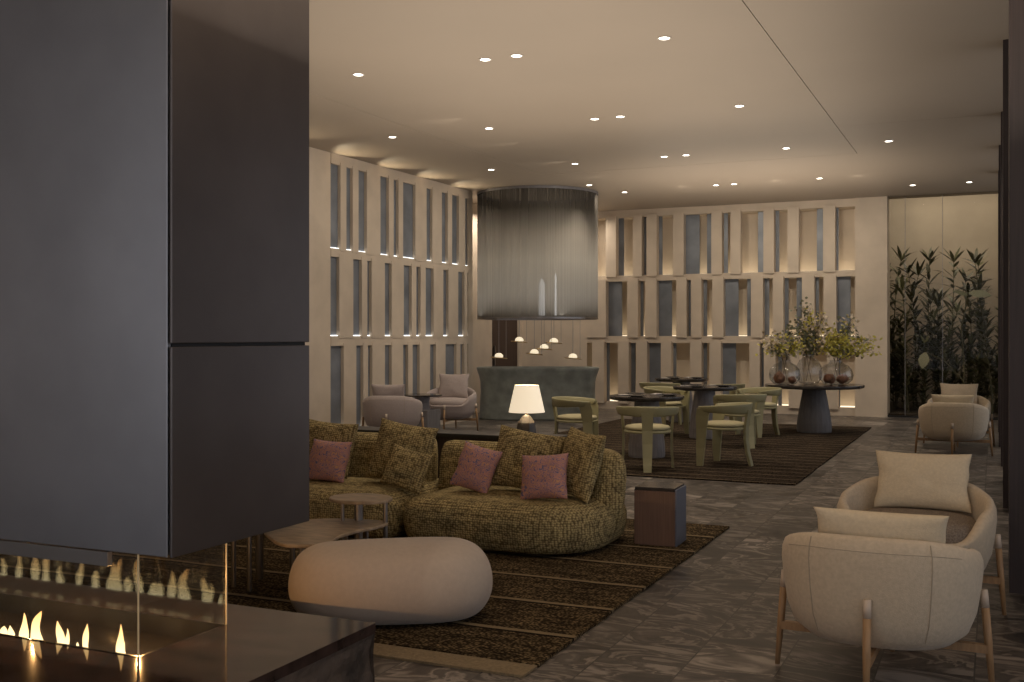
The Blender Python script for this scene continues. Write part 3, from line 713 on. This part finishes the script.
# ---------------------------------------------------------------- side table by the sofa arm
st = empty('wooden_side_table', (-2.19, 7.43, .016), R(2), 'square smoked wood side table with dark glass top beside the sofa arm', 'side table')
bm = bmesh.new(); box(bm, -.155,.14,-.16,.14,0,.385); bmesh.ops.bevel(bm, geom=bm.edges[:], offset=.006, segments=2, affect='EDGES'); new('body', bm, 'walnut', st)
BOX('side_panel', .14,.152,-.155,.14,.0,.40,'bluesteel', st, .002, 'blue grey metal side')
BOX('wing', -.17,-.157,-.10,.17,.0,.385,'darkwood', st, .002)
BOX('top', -.15,.138,-.155,.138,.386,.41,'tabletop', st, .002, 'glossy dark top')

# ---------------------------------------------------------------- tub armchairs
def make_tub(label, group, fab, pilm, seatm='taupe'):
    t = empty('tub_armchair', (0,0,0), 0, label, 'armchair', group)
    bm = bmesh.new(); n = 64
    prof = [(.03,.185,0),(.50,.19,0),(.74,.21,0),(.87,.255,0),(.94,.33,.05),(.98,.44,.42),(1.0,.55,.66),(.995,.60,.84),(.965,.645,.95),(.92,.66,1),(.87,.645,.95),(.845,.60,.85),(.82,.5,.5),(.80,.40,.15),(.5,.37,0),(.03,.37,0)]
    rings = []
    for rf_, z, wv in prof:
        ring = []
        for i in range(n):
            a = 2*PI*i/n; c, s = math.cos(a), math.sin(a)
            e = 2.35
            x = .415*sgn(c)*abs(c)**(2/e); y = .40*sgn(s)*abs(s)**(2/e)
            # s=+1 is the open front (local +Y)
            op = max(0, min(1, (s-.35)/.5)); op = op*op*(3-2*op)
            back = .02*max(0, -s)
            lowz = .40+.02*math.sin(wv*PI)
            zz = z+back*wv
            if z > .40:
                f = (z-.40)/(.66-.40); zz = zz*(1-op)+(.385+f*.035)*op
                zz -= (.05*f*max(0, min(1, (s+.1)/.5))+.055*f*abs(c)**4)*(1-op)
            rr = rf_
            if wv > 0 and rf_ > .9: rr = rf_*(1-.03*op)
            ring.append((x*rr, y*rr, zz))
        rings.append(ring)
    loft(bm, rings)
    new('shell', bm, fab, t, smooth=True)
    # back seams
    for sx in (-1, 1):
        pts = []
        for rf_, z, wv in prof[3:9]:
            a = -PI/2+sx*.56; c, s = math.cos(a), math.sin(a)
            pts.append((.415*sgn(c)*abs(c)**(2/2.35)*rf_*1.003, .40*sgn(s)*abs(s)**(2/2.35)*rf_*1.003, z+.02*wv*.75))
        bm = bmesh.new(); tube(bm, pts, .0022, 6); new('seam', bm, 'seam', t)
    pts = []
    for i in range(21):
        a = -PI/2+(i/20-.5)*2*.95; c, s = math.cos(a), math.sin(a)
        pts.append((.415*sgn(c)*abs(c)**(2/2.35)*.992, .40*sgn(s)*abs(s)**(2/2.35)*.992, .61+.012*max(0,-s)-.04*abs(c)**4))
    bm = bmesh.new(); tube(bm, pts, .0018, 6); new('seam', bm, 'seam', t)
    # seat cushion
    bm = bmesh.new(); softblock(bm, superplan(.325,.325,48,2.6,0,.03), [(.05,.37),(.01,.385),(0,.44),(.0,.47),(.02,.495),(.06,.507)], .02); new('seat', bm, seatm, t, smooth=True)
    # legs in a cross, with stretchers
    for k in range(4):
        a = k*PI/2; dx, dy = math.cos(a), math.sin(a); rx = .43 if k % 2 == 0 else .415
        top = Vector((dx*(rx-.015), dy*(rx-.015), .43)); ft = Vector((dx*(rx+.02), dy*(rx+.02), 0))
        mid = top.lerp(ft, .17)
        bm = bmesh.new(); tube(bm, [mid, top.lerp(ft,.5), ft], [.017,.0165,.011], 12); lg = new('leg', bm, 'oak', t, smooth=True)
        bm = bmesh.new(); tube(bm, [top, mid], [.0165,.0172], 12); new('leg_sleeve', bm, 'sleeve', lg, smooth=True)
    for k in range(2):
        bm = bmesh.new()
        if k == 0: box(bm, -.43,.43,-.016,.016,.165,.20)
        else: box(bm, -.016,.016,-.415,.415,.160,.195)
        new('stretcher', bm, 'oak', t)
    return t
def tub_pillow(name, chair_loc, facing, w, h, m, label, lean=18, seed=0, up=.49, back=.20, group=None):
    # facing: angle of the chair's local +Y; the pillow leans on the inside of the back
    fx, fy = math.cos(facing+PI/2), math.sin(facing+PI/2)
    x = chair_loc[0]-fx*back; y = chair_loc[1]-fy*back
    o = new(name, pillow_bm(w, h, .14, seed), m, None, (x, y, up), (R(lean), 0, facing), True)
    return tag(o, label, 'cushion', group)
tub = make_tub('cream tub armchair seen from behind, nearest the viewer', 'cream tub armchairs', 'cream', 'creamlight')
tub.location = (-.455, 4.92, 0); tub.rotation_euler = (0,0,R(-2))
dup(tub, (-.40, 6.30, 0), R(180), 'cream tub armchair with tall pillow facing the nearest armchair')
dup(tub, (-.47, 14.55, 0), R(0), 'cream tub armchair seen from behind before the garden glass')
dup(tub, (-.45, 15.95, 0), R(180), 'cream tub armchair closest to the garden glass, mostly hidden by its twin')
tub_pillow('linen_pillow', (-.425,4.92), R(-2), .54, .30, 'creamlight', 'low cream linen pillow peeking above the back of the nearest tub armchair', 20, 11, .49, .165)
tub_pillow('linen_pillow', (-.375,6.30), R(180), .52, .34, 'creamlight', 'large cream linen pillow standing in the armchair that faces the nearest one', 20, 12, .51, .16)
tub_pillow('linen_pillow', (-.47,14.55), 0, .50, .30, 'creamlight', 'pale pillow in the far tub armchair seen from behind', 20, 13, .49, .17)
tub_pillow('linen_pillow', (-.45,15.95), R(180), .50, .36, 'cream', 'tan pillow in the armchair closest to the garden glass', 18, 14, .49, .17)
tl = make_tub('lilac grey tub armchair seen from behind beside the louvred wall', 'lilac grey tub armchairs', 'lilac', 'lilac', 'lilac')
tl.location = (-7.72, 12.95, 0); tl.rotation_euler = (0,0,R(18))
dup(tl, (-7.86, 14.95, 0), R(195), 'lilac grey tub armchair facing the room near the reception desk')
tub_pillow('grey_pillow', (-7.72,12.95), R(18), .48, .36, 'lilac', 'lilac grey pillow in the armchair seen from behind by the louvred wall', 16, 15)
tub_pillow('grey_pillow', (-7.86,14.95), R(195), .50, .42, 'lilac', 'square lilac grey pillow in the armchair near the reception desk', 16, 16)
# small table between lilac armchairs
sm = empty('pedestal_side_table', (-7.80, 13.95, 0), 0, 'small round dark side table on a grey block between the lilac armchairs', 'side table')
bm = bmesh.new(); lathe(bm, [(.29,.60),(.30,.605),(.30,.62),(.29,.625)], 40); new('top', bm, 'tabletop', sm)
bm = bmesh.new(); lathe(bm, [(.13,.36),(.10,.5),(.12,.60)], 24); new('neck', bm, 'pedestal', sm)
BOX('base', -.2,.2,-.2,.2,0,.40,'pedestald', sm, .01)

# ---------------------------------------------------------------- dining chairs and tables
def make_chair():
    t = empty('dining_chair', (0,0,0), 0, 'x', 'dining chair', 'sage green dining chairs')
    # curved back band: local front is +Y
    bm = bmesh.new(); rings = []; n = 40
    for i in range(n+1):
        a = R(-90)+R(125)*(2*i/n-1); f = abs(2*i/n-1)
        c, s = math.cos(a), math.sin(a)
        zt = .715-.035*f**2; hh = .115-.055*f**2; th = .030+.012*(f**2)
        rx, ry = .315, .30
        tilt = .02
        ring = []
        for k in range(12):
            b = 2*PI*k/12; u = sgn(math.cos(b))*abs(math.cos(b))**(.7)*th/2; w_ = sgn(math.sin(b))*abs(math.sin(b))**(.6)*hh/2
            z = zt-hh/2+w_; rad = 1+(u+tilt*(w_/hh+.5)*1.2)/.31
            ring.append((rx*c*rad, ry*s*rad, z))
        rings.append(ring)
    loft(bm, rings); new('backrest', bm, 'greenwood', t, smooth=True)
    # rear blade
    bm = bmesh.new()
    loft(bm, [[(-w/2,y-.014,z),(w/2,y-.014,z),(w/2,y+.014,z),(-w/2,y+.014,z)] for z, y, w in ((0,-.335,.085),(.15,-.295,.10),(.3,-.275,.11),(.45,-.275,.115),(.59,-.30,.125),(.645,-.31,.14))])
    new('leg', bm, 'greenwood', t)
    for sx in (-1, 1):
        bm = bmesh.new()
        loft(bm, [[(sx*x-.014,y0,z),(sx*x+.014,y0,z),(sx*x+.014,y1,z),(sx*x-.014,y1,z)] for z, x, y0, y1 in ((0,.285,.14,.21),(.2,.272,.12,.22),(.42,.27,.10,.22),(.58,.285,.07,.22),(.66,.30,.04,.20))])
        new('leg', bm, 'greenwood', t)
    bm = bmesh.new(); lathe(bm, [(.20,.405),(.255,.41),(.262,.425),(.255,.44)], 40, 0, -.01); 
    box(bm, -.275, .275, .12, .17, .408, .43)
    box(bm, -.03, .03, -.28, .0, .408, .43)
    new('seat_frame', bm, 'greenwood', t, smooth=False)
    bm = bmesh.new(); lathe(bm, [(.02,.44),(.22,.44),(.248,.452),(.252,.468),(.238,.485),(.18,.495),(.02,.50)], 40, 0, -.01); new('seat', bm, 'seatpad', t, smooth=True)
    return t
ch = make_chair()
def face(x, y, tx, ty): return math.atan2(ty-y, tx-x)-PI/2
T1, T2, T3 = (-3.90,12.62), (-3.85,15.30), (-4.95,18.05)
zr = .016
chairs = [
 (-3.53,11.45,None,R(17),'sage chair seen squarely from behind at the nearest dining table'),
 (-2.86,12.22,None,R(84),'sage chair side on, right of the nearest dining table'),
 (-4.76,12.50,None,R(-78),'sage chair left of the nearest dining table beside the sofa lamp'),
 (-3.12,14.35,T2,None,'sage chair with thick rear leg at the near side of the middle table'),
 (-3.20,15.95,T2,None,'sage chair at the flower table side of the middle dining table'),
 (-4.52,15.60,T2,None,'sage chair between the nearest and middle dining tables with curved back uppermost'),
 (-5.10,17.25,T3,None,'sage chair nearest the reception desk at the farthest dining table'),
 (-4.02,17.25,T3,None,'sage chair behind the middle dining table'),
]
for i, (x, y, T, rz, lab) in enumerate(chairs):
    rz = rz if rz is not None else face(x, y, *T)
    if i == 0: ch.location = (x, y, zr); ch.rotation_euler = (0,0,rz); ch['label'] = lab
    else: dup(ch, (x, y, zr), rz, lab)
def make_dtable(r, h, br, label, pm, cat='dining table', group='round dining tables'):
    t = empty('round_pedestal_table', (0,0,0), 0, label, cat, group)
    bm = bmesh.new(); lathe(bm, [(r-.035,h-.052),(r-.006,h-.042),(r,h-.015),(r-.004,h),(.02,h)], 56); new('top', bm, 'tabletop', t)
    bm = bmesh.new(); lathe(bm, [(br*.98,0),(br,.03),(br*.99,.14),(br*.90,.30),(br*.70,h*.8),(br*.64,h-.04)], 20); new('pedestal', bm, pm, t)
    return t
dt = make_dtable(.46, .75, .225, 'round dark dining table nearest the sofa on a tapered grey pedestal', 'pedestal'); dt.location = (*T1, zr)
dup(dt, (*T2, zr), 0, 'middle round dark dining table of the three'); dup(dt, (*T3, zr), 0, 'round dark dining table farthest from the sofa')
ft = make_dtable(.745, .735, .265, 'large round table carrying glass vases of branches', 'pedestald', 'table', None); FT = (-2.54, 16.93); ft.location = (*FT, zr)
# place settings
def plate_bm(r):
    bm = bmesh.new(); lathe(bm, [(r*.5,0),(r*.62,.004),(r,.016),(r*.98,.018),(r*.6,.008),(.01,.007)], 28); return bm
p0 = None; n0 = None
for (tx, ty), nm in ((T1,'nearest'), (T2,'middle'), (T3,'farthest')):
    for k, a in enumerate((20, 140, 260)):
        x = tx+.27*math.cos(R(a)); y = ty+.27*math.sin(R(a)); z = zr+.751
        lab = 'dark ceramic plate on the %s dining table' % nm
        if p0 is None: p0 = tag(new('plate', plate_bm(.13), 'plate', None, (x,y,z), smooth=True), lab, 'plate', 'dark plates on the nearest dining table')
        else: q = dup(p0, (x, y, z), 0, lab); q['group'] = 'dark plates on the %s dining table' % nm
    for k, a in enumerate((80, 200)):
        x = tx+.26*math.cos(R(a)); y = ty+.26*math.sin(R(a)); z = zr+.751
        lab = 'folded pale napkin on the %s dining table' % nm
        if n0 is None: 
            bm = bmesh.new(); box(bm, -.09,.09,-.045,.045,0,.012); bmesh.ops.bevel(bm, geom=bm.edges[:], offset=.004, segments=2, affect='EDGES')
            n0 = tag(new('napkin', bm, 'napkin', None, (x,y,z), (0,0,R(a))), lab, 'napkin', 'napkins on the nearest dining table')
        else: q = dup(n0, (x, y, z), R(a), lab); q['group'] = 'napkins on the %s dining table' % nm

# ---------------------------------------------------------------- vases and branches
def ray_right(dx, dy=0): # metres along the image-right direction
    return (FT[0]+dx*math.cos(R(24.4))-dy*math.sin(R(24.4)), FT[1]+dx*math.sin(R(24.4))+dy*math.cos(R(24.4)))
TZ = zr+.736
def vase(dx, dy, r, h, label):
    x, y = ray_right(dx, dy); bm = bmesh.new()
    prof = [(.3,0),(.72,.04),(.95,.2),(1.0,.42),(.93,.64),(.70,.84),(.42,.93),(.34,1.0),(.38,1.06)]
    lathe(bm, [(.02,.001)]+[(r*a, h*b+.001) for a, b in prof], 48, wob=lambda i: 1+.025*math.cos(i*2*PI/48*16), cap=False)
    return tag(new('glass_vase', bm, 'vaseglass', None, (x, y, TZ), smooth=True), label, 'vase', 'round ribbed glass vases')
vs = [(-.47,-.05,.235,.36,'ribbed globe glass vase toward the dining tables'), (-.05,.12,.20,.44,'tallest ribbed glass vase, the middle one of three'), (.33,-.02,.255,.35,'ribbed globe glass vase toward the garden glass')]
for v in vs: vase(*v)
def lump(dx, dy, rx, ry, rz, seed, label):
    x, y = ray_right(dx, dy); bm = bmesh.new(); bmesh.ops.create_icosphere(bm, subdivisions=3, radius=1)
    for v in bm.verts:
        k = 1+.25*noise.noise(v.co*1.6+Vector((seed,0,0))); v.co = Vector((v.co.x*rx*k, v.co.y*ry*k, v.co.z*rz*k))
    mz = min(v.co.z for v in bm.verts)
    tag(new('decor_stone', bm, 'terracotta', None, (x, y, TZ+.006-mz), (0,0,seed), True), label, 'stone', 'rust brown lumps in the vases')
lump(-.55,-.05,.085,.08,.095,1,'larger rust brown stone inside the vase toward the dining tables'); lump(-.36,-.06,.085,.06,.06,2,'smaller rust brown stone inside the vase toward the dining tables')
lump(.23,-.03,.10,.09,.075,3,'rust brown stone inside the globe vase toward the garden, left lump'); lump(.43,-.03,.10,.08,.07,4,'rust brown stone inside the globe vase toward the garden, right lump'); 
def branches(dx, dy, tips, label, mats, seed, z0=.05):
    rnd = random.Random(seed); x, y = ray_right(dx, dy)
    t = empty('flowering_branches', (x, y, TZ), R(24.4), label, 'branches', 'branches in the glass vases')
    st_ = bmesh.new(); lv = [bmesh.new() for _ in mats]
    for (ex, ez, mi) in tips:
        ey = rnd.uniform(-.22,.22); pts = []
        nk = Vector((.02*sgn(ex), 0, .36))
        pts = [Vector((-.04*sgn(ex),0,z0)), nk, nk.lerp(Vector((ex,ey,ez)), .5)+Vector((0,0,.06)), Vector((ex,ey,ez))]
        tube(st_, pts, [.005,.004,.003,.0015], 5)
        for k in range(95):
            u = rnd.uniform(.15, 1); a = pts[1].lerp(pts[3], u)+Vector((0,0,.10*math.sin(u*PI)))
            q = a+Vector((rnd.gauss(0,.07), rnd.gauss(0,.06), rnd.gauss(0,.065)))
            if rnd.random() < .35: tube(st_, [a, q], [.0018,.001], 4)
            if (q.z < .42): continue
            b = lv[mi if rnd.random() < .75 else rnd.randrange(len(mats))]
            d = Vector((rnd.uniform(-1,1), rnd.uniform(-1,1), rnd.uniform(-.3,1)))
            leaf(b, q, d, (rnd.uniform(-1,1), -1, rnd.uniform(0,1)), rnd.uniform(.035,.07), rnd.uniform(.028,.05), .1)
    new('stems', st_, 'twig', t)
    for b, m, nm in zip(lv, mats, ('leaves','blossoms','leaves')): new(nm, b, m, t)
MT = ['bloom_y','bloom_w','bloom_g']
branches(-.47,-.05,[(-.32,.62,1),(-.15,.72,1),(.05,.80,2),(.15,.66,1),(-.22,.52,0),(.22,.56,1),(.1,.6,0)],'pale blossoming branches in the vase toward the dining tables',MT,1)
branches(-.05,.12,[(-.02,1.22,2),(.06,1.10,0),(-.12,1.0,2),(.15,.95,1),(.1,.82,2),(-.1,.76,2),(.25,1.05,1),(.02,.65,2)],'tallest grey green branches rising from the middle vase',MT,2)
branches(.33,-.02,[(-.12,.70,0),(-.02,.78,0),(.10,.66,0),(.52,.64,0),(.60,.50,0),(.18,.90,2),(.28,1.0,1),(-.2,.62,0),(.4,.46,1),(.0,.58,0)],'yellow green branches spreading from the vase toward the garden',MT,3)

# ---------------------------------------------------------------- table lamp on the console
LX, LY, LZ = -3.47, 7.94, .695
lp = empty('table_lamp', (LX, LY, LZ), 0, 'small glowing table lamp with pale conical shade on the console behind the sofa', 'lamp')
bm = bmesh.new(); lathe(bm, [(.078,0),(.085,.02),(.075,.10),(.035,.15),(.015,.165)], 7); new('base', bm, 'lampbase', lp)
bm = bmesh.new(); lathe(bm, [(.008,.16),(.008,.22)], 10); new('neck', bm, 'brass', lp)
bm = bmesh.new(); lathe(bm, [(.148,.185),(.098,.405)], 40, cap=False); lathe(bm, [(.096,.403),(.146,.187)], 40, cap=False); new('lamp_shade', bm, 'shade', lp, smooth=True)
l = bpy.data.lights.new('lamp_bulb', 'POINT'); l.energy = 4; l.color = (1,.74,.45); l.shadow_soft_size = .03
o = bpy.data.objects.new('lamp_bulb', l); C.objects.link(o); o.location = (LX, LY, LZ+.30)

# ---------------------------------------------------------------- reception desk
dk = empty('reception_desk', (-7.56, 17.80, 0), R(24.4), 'oblong verdigris bronze reception desk flaring out at the top', 'desk')
bm = bmesh.new(); prof = [(.965,0),(.965,.03),(.955,.25),(.945,.5),(.95,.68),(.97,.78),(1.0,.87),(1.012,.92),(1.005,.935)]
P = superplan(1.10,.50,72,3.0)
loft(bm, [[(x*k, y*(k if k > .95 else k), z) for x, y in P] for k, z in prof]+[[(x*.90, y*.82, .935) for x, y in P], [(x*.90, y*.82, .90) for x, y in P], [(x*.1, y*.1, .90) for x, y in P]])
new('body', bm, 'desk', dk, smooth=True)
# ---------------------------------------------------------------- string drum chandelier
DC = (-7.53, 17.72)
cd = empty('string_drum_chandelier', (*DC, 0), 0, 'huge grey string drum with painted shading hanging from the ceiling over the reception desk', 'chandelier')
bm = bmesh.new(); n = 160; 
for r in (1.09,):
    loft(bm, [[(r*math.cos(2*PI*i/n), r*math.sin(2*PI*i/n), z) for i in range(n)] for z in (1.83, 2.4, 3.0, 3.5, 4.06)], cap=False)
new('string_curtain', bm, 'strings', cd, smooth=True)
bm = bmesh.new(); lathe(bm, [(1.10,4.03),(1.10,4.075),(1.06,4.075),(1.06,4.03)], 80, cap=False); new('top_ring', bm, 'pedestald', cd)
for dx, w_, z0, z1 in ((.06,.055,1.86,2.5), (.30,.02,1.86,2.6)):
    x = dx*math.cos(R(24.4))+.6*math.sin(R(24.4)); y = dx*math.sin(R(24.4))-.6*math.cos(R(24.4))
    bm = bmesh.new(); lathe(bm, [(w_,z0),(w_*.9,z1-.08),(w_*.25,z1)], 12, x, y); new('light_tube', bm, 'tube', cd)
bm = bmesh.new(); lathe(bm, [(1.06,1.80),(1.095,1.80),(1.095,1.83),(1.06,1.83)], 80, cap=False)
new('bottom_ring', bm, 'steel', cd)
area('drum_light', (DC[0], DC[1], 1.86), (PI,0,0), 1.6, 1.6, 16, (1,.93,.82))
# pendants hanging inside the drum: (image-right offset, depth offset, z, label)
PD = [(-.70,.0,1.11,'lowest mushroom pendant at the louvred wall end of the desk'),(-.33,.1,1.40,'highest mushroom pendant in front of the brown door'),
      (-.06,-.1,1.18,'small brass pendant just left of the central opal one'),(.12,0,1.27,'opal and brass pendant at the centre over the desk'),
      (.30,.1,1.38,'brass disc pendant to the upper right of the central one'),(.64,.0,1.10,'low opal pendant at the fin wall end of the desk')]
pd0 = None
for dx, dy, z, lab in PD:
    x = DC[0]+dx*math.cos(R(24.4))-dy*math.sin(R(24.4)); y = DC[1]+dx*math.sin(R(24.4))+dy*math.cos(R(24.4))
    t = empty('mushroom_pendant', (x, y, z), R(24.4), lab, 'pendant', 'mushroom pendants over the desk')
    bm = bmesh.new(); lathe(bm, [(.02,-.012),(.145,-.014),(.16,-.004),(.145,.004),(.02,.004)], 28); new('brass_disc', bm, 'brass', t, rot=(0,R(5),0))
    bm = bmesh.new(); lathe(bm, [(.075,.004),(.078,.03),(.062,.06),(.035,.078),(.01,.083)], 24); new('opal_dome', bm, 'opal', t, smooth=True)
    bm = bmesh.new(); tube(bm, [(0,0,.09),(0,0,H-z)], .005, 6); tube(bm, [(.13,0,0),(.13,0,H-z)], .004, 6); new('cord', bm, 'steel', t)

S.view_settings.view_transform = 'Standard'; S.view_settings.look = 'None'; S.view_settings.exposure = .14; S.view_settings.gamma = 1
S.cycles.max_bounces = 8; S.cycles.diffuse_bounces = 4; S.cycles.glossy_bounces = 4; S.cycles.transparent_max_bounces = 16
S.cycles.caustics_reflective = False; S.cycles.caustics_refractive = False; S.cycles.sample_clamp_indirect = 4; S.cycles.use_denoising = True
